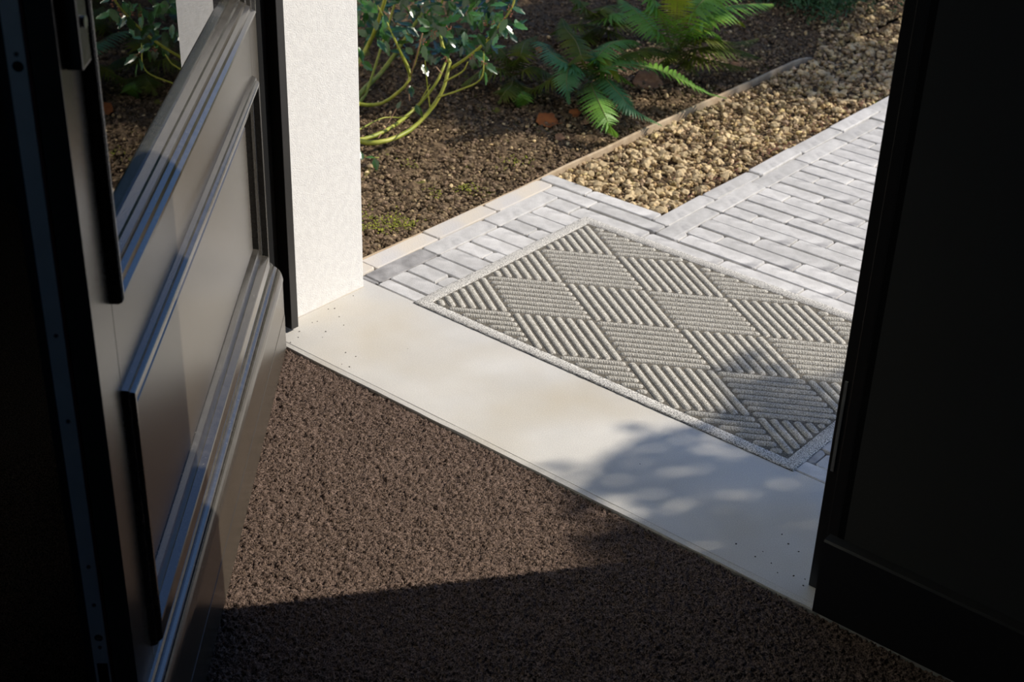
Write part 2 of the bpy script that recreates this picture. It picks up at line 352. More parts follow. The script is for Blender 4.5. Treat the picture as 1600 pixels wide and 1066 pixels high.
# soil clods and crumbs
pts = []; tn = []
for i in range(21000):
    x = EDGEX - .006 - abs(rng.normal(0, .42)) ; y = -.02 + 2.7 * rng.random() ** 1.9  # pale clods thinned towards the back to put its shade into the colour
    if x < -1.15: x = rng.uniform(-1.1, -.25)
    s = rng.choice([.003, .004, .005, .0065, .009], p=[.3, .3, .22, .13, .05]) * rng.uniform(.8, 1.2)
    pts.append((x, y, bedz(x, y) + s * .35 + .004, s)); g = rng.uniform(.6, 1.35); tn.append((g, g * rng.uniform(.94, 1.02), g * rng.uniform(.86, 1.0)))
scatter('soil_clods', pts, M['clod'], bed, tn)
pts = []; tn = []
for i in range(300):
    x = EDGEX - .02 - abs(rng.normal(0, .3)); y = rng.uniform(.05, 2.5); s = rng.uniform(.003, .0065) * (1 if rng.random() < .85 else 1.5)
    pts.append((x, y, bedz(x, y) + s * .5 + .006, s)); g = rng.uniform(.6, 1.25); tn.append((g, g * .98, g * .93))
scatter('bed_pebbles', pts, M['gravel'], bed, tn)

mp = []
for (px, py, rr, n) in [(620, 343, .022, 120), (597, 352, .016, 70), (637, 348, .012, 40), (730, 292, .016, 60), (566, 355, .014, 50), (812, 250, .02, 40), (575, 340, .012, 30), (680, 300, .012, 24), (640, 262, .014, 24)]:
    c = at_z(px, py, .005)
    for _ in range(n):
        x = c.x + rng.normal(0, rr); y = c.y + rng.normal(0, rr); q = rng.uniform(.0012, .0030)
        if x < EDGEX - .008: mp.append((x, y, bedz(x, y) + .012 + rng.uniform(-.003, .003), q))
scatter('moss', mp, mat('yellow_moss', (.16, .19, .015), rough=.9, c2=(.30, .30, .03), scale=200, attr=True), bed, [(rng.uniform(.6, 1.2),) * 3 for _ in mp])
# ------------------------------------------------------------------ brick path
PZ = 0.0
gp = struct(box('brick_path', (-.2205, -.0010, -.10), (5.0, 6.0, -.0105), M['sand']))
# gravel takes the corner between bed and path: cut by building the sand bed from two boxes
bpy.data.objects.remove(gp)
bm = bmesh.new(); add_box(bm, (-.2200, -.0012, -.10), (5.0, .699, -.0100)); add_box(bm, (.114, .699, -.10), (5.0, 6.0, -.0100))
path = struct(bm_obj('brick_path', bm, M['sand']))
def brick_mesh(seed, lx, ly):
    r = random.Random(seed); c = r.uniform(.0025, .0075); vs = []; fs = []
    hx, hy = lx / 2, ly / 2
    def ring(ins, z, jit):
        cc = c
        pl = [(-hx + cc + ins, -hy + ins), (hx - cc - ins, -hy + ins), (hx - ins, -hy + cc + ins), (hx - ins, hy - cc - ins), (hx - cc - ins, hy - ins), (-hx + cc + ins, hy - ins), (-hx + ins, hy - cc - ins), (-hx + ins, -hy + cc + ins)]
        for k, (x, y) in enumerate(pl): vs.append((x + r.uniform(-jit, jit), y + r.uniform(-jit, jit) * .8, z + r.uniform(-jit, jit) * .3))
    ring(0, -.055, 0); ring(0, -.005, .0007); ring(.0007, -.0014, .0006); ring(.0026, 0, .0006)
    for q in range(3):
        for k in range(8):
            a = q * 8 + k; b = q * 8 + (k + 1) % 8; fs.append((a, b, b + 8, a + 8))
    fs.append(tuple(range(24, 32)))
    me = bpy.data.meshes.new('brick'); me.from_pydata(vs, [], fs); me.update()
    return me
BM = {}
def get_brick(kind, lx, ly, material):
    key = (kind, round(lx, 3), round(ly, 3), material, random.randrange(6))
    if key not in BM:
        me = brick_mesh(hash(key[:3]) % 9999 + key[-1] * 17, lx, ly); me.materials.append(M[material]); BM[key] = me
    return BM[key]
bricks = []   # x0,x1,y0,y1,material
BL = .1975; P = .0497
def row_y(y0, y1, x0, x1, j0, gap=.0022, mt='brickm'):
    js = sorted({j0 + k * BL for k in range(-20, 40) if x0 + .02 < j0 + k * BL < x1 - .02}); ed = [x0] + js + [x1]
    for a, b in zip(ed[:-1], ed[1:]): bricks.append([a, b, y0, y1, mt])
# column A and B (laid lengthwise outwards along the bed)
cA = [-.001, .054, .2475, .447, .655]; cB = [.012, .190, .391, .605]
for a, b in zip(cA[:-1], cA[1:]): bricks.append([-.2195, -.1680, a, b, 'brickwarm'])
bricks.append([-.1680, -.1150, -.001, .012, 'brickdark'])
for i, (a, b) in enumerate(zip(cB[:-1], cB[1:])): bricks.append([-.1680, -.1150, a, b, 'brickdark' if i == 0 else 'brickm'])
# far edge rows
row_y(.655, .700, -.2195, .115, -.0825); row_y(.605, .652, -.1680, .160, -.0335)
# field
def jrow(k): return .221 + .0645 * k
yb = [-.001, .037, .086, .136, .187, .238, .286, .337, .392, .441, .493, .547, .602]
for i in range(12):
    k = i - 12
    row_y(yb[i], yb[i + 1], -.1150, 2.6, jrow(k) - .005)
k = 0; y = .602
while y < 4.2:
    x0 = .2085 if y > .64 else (.2085 if k > 0 else .160)
    row_y(y, y + P, x0, 2.6 if y < 2.6 else 2.0, jrow(k)); y += P; k += 1
# border columns of the right part
y = .652; cs = []
j = [.652, .830, 1.034, 1.238, 1.443] + [1.443 + .2035 * q for q in range(1, 13)]
j2 = [.602, .790, .996, 1.200, 1.404] + [1.404 + .2035 * q for q in range(1, 13)]
jj1 = [.652, .846, 1.255, 1.458]
j = [.652, .853, 1.056, 1.2585, 1.460, 1.664]; j += [j[-1] + .203 * q for q in range(1, 12)]
j2 = [.602, .800, 1.002, 1.204, 1.403, 1.603]; j2 += [j2[-1] + .203 * q for q in range(1, 12)]
for a, b in zip(j[:-1], j[1:]): bricks.append([.115, .160, a, b, 'brickm'])
for a, b in zip(j2[:-1], j2[1:]): bricks.append([.160, .2085, a, b, 'brickm'])
def under_mat(b): return b[0] > .03 and b[1] < .85 and b[2] > .03 and b[3] < .52
vis = []; rest = []
for b in bricks:
    c = ((b[0] + b[1]) / 2, (b[2] + b[3]) / 2, 0)
    (vis if in_view(c, 60) and not under_mat(b) else rest).append(b)
vis.sort(key=lambda b: (Vector(((b[0] + b[1]) / 2, (b[2] + b[3]) / 2, 0)) - CAM).length)
rest += vis[300:]; vis = vis[:300]
for b in vis:
    lx = b[1] - b[0]; ly = b[3] - b[2]; g = random.uniform(.0006, .0032)
    along_x = lx >= ly
    o = bpy.data.objects.new('brick', get_brick('b', lx - g * .8, ly - g, b[4])); COL.objects.link(o); o.parent = path
    o.location = ((b[0] + b[1]) / 2 + random.uniform(-.0006, .0006), (b[2] + b[3]) / 2 + random.uniform(-.0005, .0005), random.uniform(-.0020, .0004))
    o.rotation_euler = (random.gauss(0, .006), random.gauss(0, .004), random.gauss(0, .004))
vs = []; fs = []
for b in rest:
    me = get_brick('b', b[1] - b[0] - .002, b[3] - b[2] - .003, 'brickm'); o = len(vs)
    cx, cy, dz = (b[0] + b[1]) / 2, (b[2] + b[3]) / 2, random.uniform(-.003, -.001)
    vs += [(v.co.x + cx, v.co.y + cy, v.co.z + dz) for v in me.vertices]; fs += [tuple(q + o for q in p.vertices) for p in me.polygons]
stuff(mesh_obj('further_bricks', vs, fs, M['brickm'], path))

# ------------------------------------------------------------------ gravel strip
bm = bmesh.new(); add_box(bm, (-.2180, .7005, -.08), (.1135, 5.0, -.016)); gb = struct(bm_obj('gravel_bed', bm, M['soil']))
def ext(y):   # gravel spills over the buried edging further out
    return -.214 if y < 1.95 else -.214 - (y - 1.95) * .5
pts = []; N = 9500
while len(pts) < N:
    y = .705 + 2.9 * rng.random() ** 1.15; x = rng.uniform(ext(y), .110)
    s = float(rng.choice([.0035, .0048, .0062, .0080, .0105, .0145], p=[.24, .24, .22, .17, .10, .03])) * rng.uniform(.85, 1.12)
    if x + s > .1135 or x - s < ext(y): continue
    z = -.016 + rng.random() * .012 + (.03 * max(0, min(1, (y - 1.9) / .6)) if x < -.2 else 0)
    if s > .010: z = -.012 + rng.random() * .008
    if x < -.222: z = bedz(x, y) + .004
    pts.append((x, y, z, s))
def gt():
    g = rng.uniform(.42, 1.15)
    if rng.random() < .12: return (g * .75, g * .72, g * .75)
    return (g, g * rng.uniform(.92, 1.02), g * rng.uniform(.8, 1.05))
def vs_px(p): return p[3] / (Vector(p[:3]) - CAM).length if in_view(p[:3], 5) else 0
order = sorted(range(N), key=lambda i: -vs_px(pts[i])); big = set(order[:300])
def gt2(p):
    g = rng.uniform(.28, .5)
    return (g, g * .88, g * .85) if p[3] < .0062 and rng.random() < .55 else gt()
fg = [p for i, p in enumerate(pts) if i not in big]
scatter('fine_gravel', fg, M['gravel'], gb, [gt2(p) for p in fg], .7)
SM = []
for q in range(10):
    r_ = np.random.default_rng(100 + q); v = lump(IV if q % 2 else IV2, r_, .62); me = bpy.data.meshes.new('stone'); me.from_pydata(v.tolist(), [], (IF if q % 2 else IF2).tolist()); me.update(); me.materials.append(M['gravel1']); SM.append(me)
for i in order[:300]:
    x, y, z, s = pts[i]; o = bpy.data.objects.new('stone', random.choice(SM)); COL.objects.link(o); o.parent = gb
    o.location = (x, y, z); o.scale = (s, s, s); o.rotation_euler = (random.gauss(0, .3), random.gauss(0, .3), random.uniform(0, 6.28))
# red-brown plant litter lying along the brick edge
bm = bmesh.new()
for i in range(150):
    y = .78 + 1.5 * random.random() ** .8; x = .110 - abs(random.gauss(0, .022)) - (.10 * random.random() if random.random() < .25 else 0); a = random.uniform(0, 3.14); l = random.uniform(.004, .012)
    p = Vector((x, y, -.001 + random.random() * .004)); d = Vector((math.cos(a), math.sin(a), random.uniform(-.2, .3))) * l
    tube(bm, [p - d, p + Vector((0, 0, .002)), p + d], [.0006, .0011, .0004], 4)
lt = bm_obj('plant_litter', bm, mat('red_brown_litter', (.12, .03, .02), rough=.8, c2=(.2, .07, .04), scale=90), gb); stuff(lt)

# edging board
pts_ = [(EDGEX, y) for y in np.linspace(0.0, 1.98, 50)]
vs = []; fs = []; prof = [(-.0045, -.06), (-.0045, .0), (-.0030, .0016), (.0030, .0016), (.0045, .0), (.0045, -.06)]
n = len(prof)
for i, (x, y) in enumerate(pts_):
    dx = (.0026 * noise.noise(Vector((y * 4, 1, 0))) if y > .7 else 0) - .004 * min(1, max(0, y - .7) * 1.5); dz = .0030 * noise.noise(Vector((y * 5, 0, 3))) + (-.004 + .005 * min(1, max(0, (y - .62) * 6))) - .02 * max(0, (y - 1.85) / .13) ** 2
    for k, (a, z) in enumerate(prof): vs.append((x + (a + .002) * (.45 + .38 * min(1, max(0, (y - .62) * 6))) + dx, y, z + dz + .0008 * noise.noise(Vector((y * 60, k, 0)))))
for i in range(len(pts_) - 1):
    for k in range(n - 1): a = i * n + k; fs.append((a, a + 1, a + 1 + n, a + n))
fs += [tuple(range(n)), tuple(range((len(pts_) - 1) * n, len(pts_) * n))[::-1]]
ed = mesh_obj('garden_edging', vs, fs, M['strip'])
tag(ed, 'thin tan timber edging strip between planting bed and gravel', 'edging')

# dirt crumbs on the slab
bm_pts = []
for (px, py) in [(552, 462), (513, 483), (523, 482), (530, 495), (488, 504), (496, 502), (537, 508), (509, 518), (454, 535), (534, 569), (546, 573), (637, 545), (540, 551), (556, 557), (468, 518), (466, 527), (504, 527), (1222, 835), (1232, 850), (1248, 862), (1205, 880), (1192, 862), (1180, 870), (1150, 850), (1000, 725), (1240, 900), (1255, 915), (1215, 895), (1258, 905)]:
    p = at_z(px, py, .0005); bm_pts.append((p.x, p.y, .0004, random.uniform(.0009, .0019)))
scatter('dirt_crumbs', bm_pts, mat('dirt', (.06, .05, .04), rough=.9, attr=True), th, [(1, 1, 1)] * len(bm_pts))

# ================================================================== DOORMAT
MX0, MX1, MY0, MY1 = -.003, .876, -.009, .560; MT = .0062
dm = empty('doormat', (MX0, MY0, 0))
tag(dm, 'grey beige doormat with a diamond pattern of roped ribs on the paving', 'doormat')
off = Vector((MX0, MY0, 0))
def mo(name, vs, fs, m_, smooth=False): return mesh_obj(name, [(v[0] - MX0, v[1] - MY0, v[2]) for v in vs], fs, m_, dm, smooth)
bm = bmesh.new(); add_box(bm, (0, 0, .0003), (MX1 - MX0, MY1 - MY0, .0012), .0002); bm_obj('rubber_backing', bm, M['rubber'], dm)
FX0_, FX1_, FY0_, FY1_ = .0285, .851, .0135, .5275
def bfield():
    bm = bmesh.new(); add_box(bm, (FX0_ - MX0 - .004, FY0_ - MY0 - .004, .0010), (FX1_ - MX0 + .004, FY1_ - MY0 + .004, .0036)); return bm_obj('field_backing', bm, M['matbase'], dm)
bfield()
def border():
    ins = [(MX0, MY0, MX1, MY1)]
    rings = [(0.0, .0016), (.0015, .0050), (.004, .0062), (1.0, .0062), (1.0, .0034)]
    # outer ring -> inner ring, subdivided for a fuzzy edge
    vs = []; fs = []; N1, N2 = 120, 80
    def per(x0, y0, x1, y1):
        L = [(x0 + (x1 - x0) * t_ / N1, y0) for t_ in range(N1)] + [(x1, y0 + (y1 - y0) * t_ / N2) for t_ in range(N2)]
        L += [(x1 - (x1 - x0) * t_ / N1, y1) for t_ in range(N1)] + [(x0, y1 - (y1 - y0) * t_ / N2) for t_ in range(N2)]; return L
    rr = [per(MX0, MY0, MX1, MY1), per(MX0 + .0012, MY0 + .0012, MX1 - .0012, MY1 - .0012), per(MX0 + .004, MY0 + .004, MX1 - .004, MY1 - .004),
          per(FX0_ - .002, FY0_ - .001, FX1_ + .002, FY1_ + .0025), per(FX0_, FY0_ + .0005, FX1_, FY1_ + .0010)]
    zz = [.0008, .0026, .0034, .0050, .0030]
    for r_, z in zip(rr, zz):
        for (x, y) in r_: vs.append((x + random.uniform(-.0006, .0006), y + random.uniform(-.0006, .0006), z + random.uniform(-.0003, .0003)))
    n = len(rr[0])
    for q in range(4):
        for k in range(n): a = q * n + k; b = q * n + (k + 1) % n; fs.append((a, b, b + n, a + n))
    return mo('border', vs, fs, M['matborder'], True)
border()
# ribs: rhombic blocks, ribs run one way in even columns and the other way in odd ones
UX, UY = .1418, .0877; U0, V0 = .0285, .0010
A_ = np.array([UX, -UY]); B_ = np.array([UX, UY]); SL = np.linalg.norm(A_)
def clip_seg(p, q):
    t0, t1 = 0, 1; d = q - p
    for c, lo, hi in ((0, FX0_ + .003, FX1_ - .003), (1, FY0_ + .003, FY1_ - .004)):
        if abs(d[c]) < 1e-9:
            if not lo < p[c] < hi: return None
            continue
        a = (lo - p[c]) / d[c]; b = (hi - p[c]) / d[c]
        if a > b: a, b = b, a
        t0 = max(t0, a); t1 = min(t1, b)
    return (p + d * t0, p + d * t1) if t1 - t0 > .045 else None
NR = 8
for kx in range(0, 7):
    for ky in range(-1, 5):
        cx = U0 + UX * kx; cy = V0 + (UY * (2 * ky + 1) if kx % 2 == 0 else UY * 2 * ky)
        C0 = np.array([cx, cy]); du, dv = (A_, B_) if kx % 2 == 0 else (B_, A_)   # ribs run along du, step along dv
        co = []; qu = []; base = 0
        sp = abs(np.cross(du / SL, dv)) / NR; nrm = np.array([-du[1], du[0]]) / SL
        if np.dot(nrm, dv) < 0: nrm = -nrm
        for r_ in range(NR):
            off_ = dv * ((r_ + .5) / NR - .5)
            s_ = clip_seg(C0 + off_ - du * .485, C0 + off_ + du * .485)
            if s_ is None: continue
            p, q = s_; Ln = np.linalg.norm(q - p); nt_ = max(4, int(Ln / .0013)); nw = 9; W = sp * .36
            tt = np.linspace(0, 1, nt_ + 1)[:, None] * np.ones((1, nw)); ww = np.linspace(-1, 1, nw)[None, :] * np.ones((nt_ + 1, 1))
            s = tt * Ln; endt = np.clip(np.minimum(s, Ln - s) / (W * .9), 0, 1) ** .5
            tw = np.abs(np.sin(np.pi * (s / .0050 + ww * .55 * (1 if kx % 2 == 0 else -1))))
            hgt = np.sqrt(np.clip(1 - ww ** 2, 0, 1)) * (.0020 + .0026 * tw ** .7) * endt
            PX = p[0] + (q - p)[0] * tt + nrm[0] * ww * W * (.55 + .45 * endt); PY = p[1] + (q - p)[1] * tt + nrm[1] * ww * W * (.55 + .45 * endt)
            hgt = hgt + rng.normal(0, .00016, hgt.shape) * (np.abs(ww) < .95)
            c = np.stack([PX - MX0, PY - MY0, .0034 + hgt], -1).reshape(-1, 3); ii = np.arange(c.shape[0]).reshape(nt_ + 1, nw) + base
            co.append(c); qu.append(np.stack([ii[:-1, :-1], ii[1:, :-1], ii[1:, 1:], ii[:-1, 1:]], -1).reshape(-1, 4)[:, ::-1] if np.cross(du, nrm) < 0 else np.stack([ii[:-1, :-1], ii[1:, :-1], ii[1:, 1:], ii[:-1, 1:]], -1).reshape(-1, 4)); base += c.shape[0]
        if co: quads_mesh('ribbed_block', np.concatenate(co), np.concatenate(qu), M['mat'], dm, True)

# ================================================================== DOOR
U = Vector((.65385755, -.75661767, 0)); NN = Vector((.75661767, .65385755, 0)); A0 = Vector((-.04076597, -.31554719, 0))
door = struct(empty('door_1', A0, math.atan2(U.y, U.x)))
W_ = 1.14; F = -.022; BK = -.078; TOP = 2.14
def dbox(name, s0, s1, d0, d1, z0, z1, m_, par=None, bev=.0008): return box(name, (s0, d0, z0), (s1, d1, z1), m_, par or door, bev)
dbox('stile', .0, .0745, BK, F, .010, TOP, M['paint']); dbox('stile', 1.0655, W_, -.047, F, .010, TOP, M['paint'])
dbox('stile_rebate', 1.0655, W_ - .0006, BK, -.0475, .010, TOP, M['frame'])
dbox('rail', .075, 1.065, BK, F, .010, .235, M['paint']); dbox('rail', .075, 1.065, BK, F, .545, .700, M['paint']); dbox('rail', .075, 1.065, BK, F, 2.01, TOP, M['paint'])
dbox('panel_back', .075, 1.065, -.070, -.045, .235, .545, M['paint'])
def moulding(name, s0, s1, z0, z1, prof_side, prof_top, prof_bot, m_, par=None):
    """mitred frame; profile = list of (inset, depth); outward rect s0..s1,z0..z1"""
    n = len(prof_side); vs = []; fs = []
    def corner(ps, pz, sx, zx):
        for (a, d), (b, _) in zip(ps, pz): vs.append(((s0 + a) if sx < 0 else (s1 - a), d, (z0 + b) if zx < 0 else (z1 - b)))
    corner(prof_side, prof_bot, -1, -1); corner(prof_side, prof_bot, 1, -1); corner(prof_side, prof_top, 1, 1); corner(prof_side, prof_top, -1, 1)
    for c in range(4):
        e = (c + 1) % 4
        for k in range(n - 1): fs.append((c * n + k, c * n + k + 1, e * n + k + 1, e * n + k))
    o = mesh_obj(name, vs, fs, m_, par or door)
    return o
sp_ = [(0, F - .004), (0, F), (.0022, -.0160), (.0034, -.0150), (.0056, -.0146), (.0072, -.0112), (.0086, -.0098), (.0125, -.0096), (.0138, -.0105), (.0142, -.0205), (.0150, -.0212), (.045, -.0214), (.0455, -.036), (.052, -.0365), (.052, -.045)]
bt_ = [(0, F - .004), (0, F), (.0005, -.0155), (.0010, -.0120), (.0025, -.0105), (.0040, -.0102), (.0050, -.0100), (.0265, -.0098), (.0290, -.0125), (.0322, -.0188), (.0330, -.0196), (.0575, -.0200), (.0612, -.0292), (.064, -.0330), (.064, -.045)]
moulding('panel_moulding', .073, 1.067, .215, .570, sp_, sp_, bt_, M['ledge'])
# raised field with bevels
fs0, fs1, fz0, fz1 = .132, 1.008, .2800, .515; bv = .010
vs = [(fs0, -.040, fz0), (fs1, -.040, fz0), (fs1, -.040, fz1), (fs0, -.040, fz1), (fs0 + bv, -.0275, fz0 + bv * .4), (fs1 - bv, -.0275, fz0 + bv * .4), (fs1 - bv, -.0275, fz1 - bv), (fs0 + bv, -.0275, fz1 - bv)]
mesh_obj('raised_panel', vs, [(0, 4, 5, 1), (1, 5, 6, 2), (2, 6, 7, 3), (3, 7, 4, 0), (4, 7, 6, 5)], M['paint'], door)
gp_ = [(0, F - .004), (0, -.0140), (.0015, -.0105), (.0045, -.0090), (.0085, -.0095), (.0120, -.0145), (.0180, -.0158), (.0212, -.0215), (.0268, -.0232), (.0296, -.0300), (.0325, -.0318), (.0365, -.0415), (.0365, -.052)]
moulding('glazing_moulding', .073, 1.067, .674, 2.03, gp_, gp_, gp_, M['ledge'])
sc_ = [(0.0366, -.0472), (.0378, -.0472), (.0378, -.0476)]
moulding('glass_spacer', .073, 1.067, .674, 2.03, sc_, sc_, sc_, M['spacer'])
gl_ = dbox('glass_pane', .108, 1.032, -.0460, -.0430, .709, 1.995, M['glass'], bev=0)
dbox('glass_pane', .108, 1.032, -.0640, -.0610, .709, 1.995, M['glass'], bev=0)
# plinth boards and drip
dbox('plinth_board', .0, 1.118, F + .0003, -.0004, .083, .1500, M['paint'], bev=.0004); dbox('plinth_board', .0, 1.118, F + .0003, .0002, .010, .0822, M['paint'], bev=.0004)
pr = [(F, .1502), (.0, .1502), (.0008, .1525), (.0004, .157), (-.0012, .1640), (-.0030, .1690), (-.0052, .1735), (-.0072, .1762), (-.0090, .1762), (-.0100, .1785), (-.0140, .1815), (-.0165, .1822), (-.0170, .1845), (-.0190, .1875), (F, .1890)]
n = len(pr); vs = [(s, d, z) for s in (0.0, 1.118) for d, z in pr]
fs = [(i, (i + 1) % n, n + (i + 1) % n, n + i) for i in range(n)] + [tuple(range(n))[::-1], tuple(range(n, 2 * n))]
mesh_obj('weather_bar', vs, fs, M['ledge'], door)
# lock edge: faceplate with screws, latch slot, red seal
fp = dbox('lock_faceplate', W_, W_ + .0012, -.0680, -.0510, .14, 1.60, M['steel'], bev=.0003)
fp['label'] = 'long grey steel faceplate'
sl = dbox('red_seal', W_ - .0002, W_ + .0012, -.0504, -.0478, .012, TOP, M['gasket'], bev=.0004); sl['label'] = 'thin red rubber seal'
def disc(name, r_, z, d, h, m_, par):
    bm = bmesh.new(); bmesh.ops.create_cone(bm, cap_ends=True, segments=20, radius1=r_, radius2=r_ * .7, depth=h, matrix=Matrix.Translation((W_ + .0012 + h / 2, d, z)) @ Matrix.Rotation(math.pi / 2, 4, 'Y'))
    return bm_obj(name, bm, m_, par)
for z in (.3913, .3381, .2777, .9645, .6776, .5775, 1.10, 1.30): disc('screw', .0026, z, -.0589, .0012, M['screw'], fp)
disc('bolt_hole', .0048, .2916, -.0589, .0003, M['black'], fp); disc('bolt_tip', .0030, .2916, -.0589, .0014, M['screw'], fp)
disc('bolt_hole', .0052, .953, -.0589, .0003, M['black'], fp)
dbox('latch_slot', W_ + .0012, W_ + .0015, -.0650, -.0530, .19, .2545, M['black'], fp, bev=0)
# handle plate on the free stile
hp = dbox('handle_plate', 1.092, 1.124, F, -.0060, .944, 1.24, M['paint'], bev=.002); hp['label'] = 'grey metal handle plate'
bm = bmesh.new(); bmesh.ops.create_cone(bm, cap_ends=True, segments=24, radius1=.006, radius2=.005, depth=.003, matrix=Matrix.Translation((1.108, -.0045, .985)) @ Matrix.Rotation(math.pi / 2, 4, 'X'))
bm_obj('lock_cylinder', bm, M['screw'], hp)
bm = bmesh.new(); tube(bm, [(1.108, -.006, 1.06), (1.108, .045, 1.06)], .009, 16); tube(bm, [(1.115, .045, 1.06), (.99, .048, 1.06)], [.009, .008], 16); bm_obj('door_handle', bm, M['steel'], door, True)
bm = bmesh.new()
bm.free()
for z in (.25, 1.9):
    bm = bmesh.new(); tube(bm, [(-.008, -.062, z), (-.008, -.062, z + .1)], .006, 12); bm_obj('hinge', bm, M['frame'], door, True)

# ================================================================== PLANTS
def leaf_mesh(name, L, W, spines, curl, seed, material):
    """holly leaf: spiny outline folded along the midrib"""
    r = random.Random(seed); n = 8; vs = []; fs = []
    for i in range(n + 1):
        t = i / n; wd = W * math.sin(math.pi * min(1, t * 1.02 + .02) ** .85) ** .8 if 0 < t < 1 else (.0008 if t == 0 else .0002)
        zc = curl * L * (t ** 2) * -1; x = L * t
        vs.append((x, 0, zc))
        for sgn in (-1, 1):
            k = 1.0 if i % 2 == 0 else (1 + spines)
            vs.append((x + (L * .03 if i % 2 else -L * .01), sgn * wd * .55, zc + wd * .16)); vs.append((x + (L * .05 if i % 2 else -L * .02), sgn * wd * k, zc + wd * .18 + (wd * .18 * r.uniform(-.6, 1) if i % 2 else 0)))
    for i in range(n):
        a = i * 5; b = a + 5
        fs += [(a, b, b + 1, a + 1), (a + 1, b + 1, b + 2, a + 2), (a, a + 3, b + 3, b), (a + 3, a + 4, b + 4, b + 3)]
    me = bpy.data.meshes.new(name); me.from_pydata(vs, [], [f[::-1] for f in fs]); me.update(); me.materials.append(material)
    me.polygons.foreach_set('use_smooth', [True] * len(me.polygons)); return me
HL = [leaf_mesh('leaf', 1.0, .24, .32, .10, i, M['holly']) for i in range(3)] + [leaf_mesh('leaf', 1.0, .27, .22, -.08, 9, M['holly']), leaf_mesh('leaf', 1.0, .19, .35, .25, 11, M['holly'])]
def leaf_matrix(p, d, up, L, roll):
    d = d.normalized(); s = d.cross(up); s = s.normalized() if s.length > .05 else Vector((1, 0, 0)); u_ = s.cross(d)
    m_ = Matrix((d, -s, u_)).transposed().to_4x4() @ Matrix.Rotation(roll, 4, 'X'); m_ = Matrix.Translation(p) @ m_ @ Matrix.Scale(L, 4); return m_
holly = empty('holly_bush', at_y(540, 214, .60)); tag(holly, 'glossy dark green holly bush with arching green stems beside the white wall', 'shrub')
HI = holly.matrix_world.copy(); HLoc = Vector(holly.location)
def hp_(px, py, y):
    p = at_y(px, py, y)
    if p.z < .045: p = at_z(px, py, .045)      # keep low stems above the soil
    return p - HLoc
stems = [
 ([(500, 196, .60), (562, 221, .60), (600, 221, .60), (640, 204, .62), (672, 172, .65), (693, 138, .68), (703, 98, .72)], .0072),
 ([(500, 225, .62), (566, 218, .64), (610, 200, .66), (648, 170, .70), (680, 132, .74), (696, 98, .78)], .0060),
 ([(500, 148, .70), (562, 163, .68), (594, 162, .68), (620, 146, .68), (641, 119, .70), (625, 78, .74), (606, 40, .76)], .0055),
 ([(505, 240, .78), (562, 160, .78), (575, 138, .78), (600, 60, .82), (622, -10, .86)], .0050),
 ([(480, 260, .80), (566, 88, .74), (585, 50, .72), (605, -12, .70)], .0078),
 ([(470, 280, .88), (560, 150, .92), (600, 108, .95), (660, 20, 1.00)], .0085),
 ([(684, 152, .66), (720, 140, .66), (752, 122, .66), (756, 80, .67)], .0026),
 ([(694, 128, .68), (722, 112, .70), (731, 97, .70)], .0026),
 ([(700, 110, .72), (735, 86, .72), (760, 64, .72), (778, 42, .72), (800, 12, .74), (806, -20, .75)], .0042),
 ([(703, 98, .72), (690, 66, .76), (686, 20, .80), (700, -20, .82)], .0048),
 ([(641, 119, .70), (652, 88, .68), (660, 54, .68)], .0020),
 ([(641, 119, .70), (625, 80, .62), (606, 38, .60), (590, 8, .60)], .0030),
 ([(672, 172, .65), (666, 118, .62), (664, 95, .60)], .0016),
 ([(500, 236, .66), (566, 200, .66), (600, 184, .68), (640, 180, .68), (672, 132, .66)], .0022),
]
spl = []
for pts_, r_ in stems:
    P_ = spline([hp_(*p) for p in pts_], 14); spl.append(P_)
    bm = bmesh.new(); tube(bm, P_, [r_ * (1 - .45 * i / 14) * (1 + .08 * math.sin(i * 2.1)) for i in range(15)], 7); bm_obj('stem', bm, M['twig'], holly, True)
for pts_, r_ in (([(660, 52, .66), (652, 84, .66), (642, 117, .68)], .0018), ([(622, 165, .62), (608, 190, .60), (591, 216, .60)], .0014), ([(638, 134, .66), (640, 158, .66)], .0014), ([(681, 104, .66), (691, 116, .66)], .0014)):
    P_ = spline([hp_(*p) for p in pts_], 6); bm = bmesh.new(); tube(bm, P_, r_, 5); dt = bm_obj('dry_twig', bm, M['drytwig'], holly, True); dt['label'] = 'dry brown twig'
def add_leaf(px, py, y, ang, L, mi=None, tilt=.3):
    """leaf whose tip points at picture angle ang (degrees, 0 = right, 90 = up)"""
    p = hp_(px, py, y); a = R(ang); d = RIGHT * math.cos(a) + UPV * math.sin(a) + FWD * random.uniform(-.35, .35)
    up = (-FWD * random.uniform(-.1, .7) + Vector((0, 0, 1)) * random.uniform(.6, 1) + Vector((random.gauss(0, tilt), random.gauss(0, tilt), 0)))
    return p, leaf_matrix(p, d, up, L, random.gauss(0, .35)), mi if mi is not None else random.randrange(5)
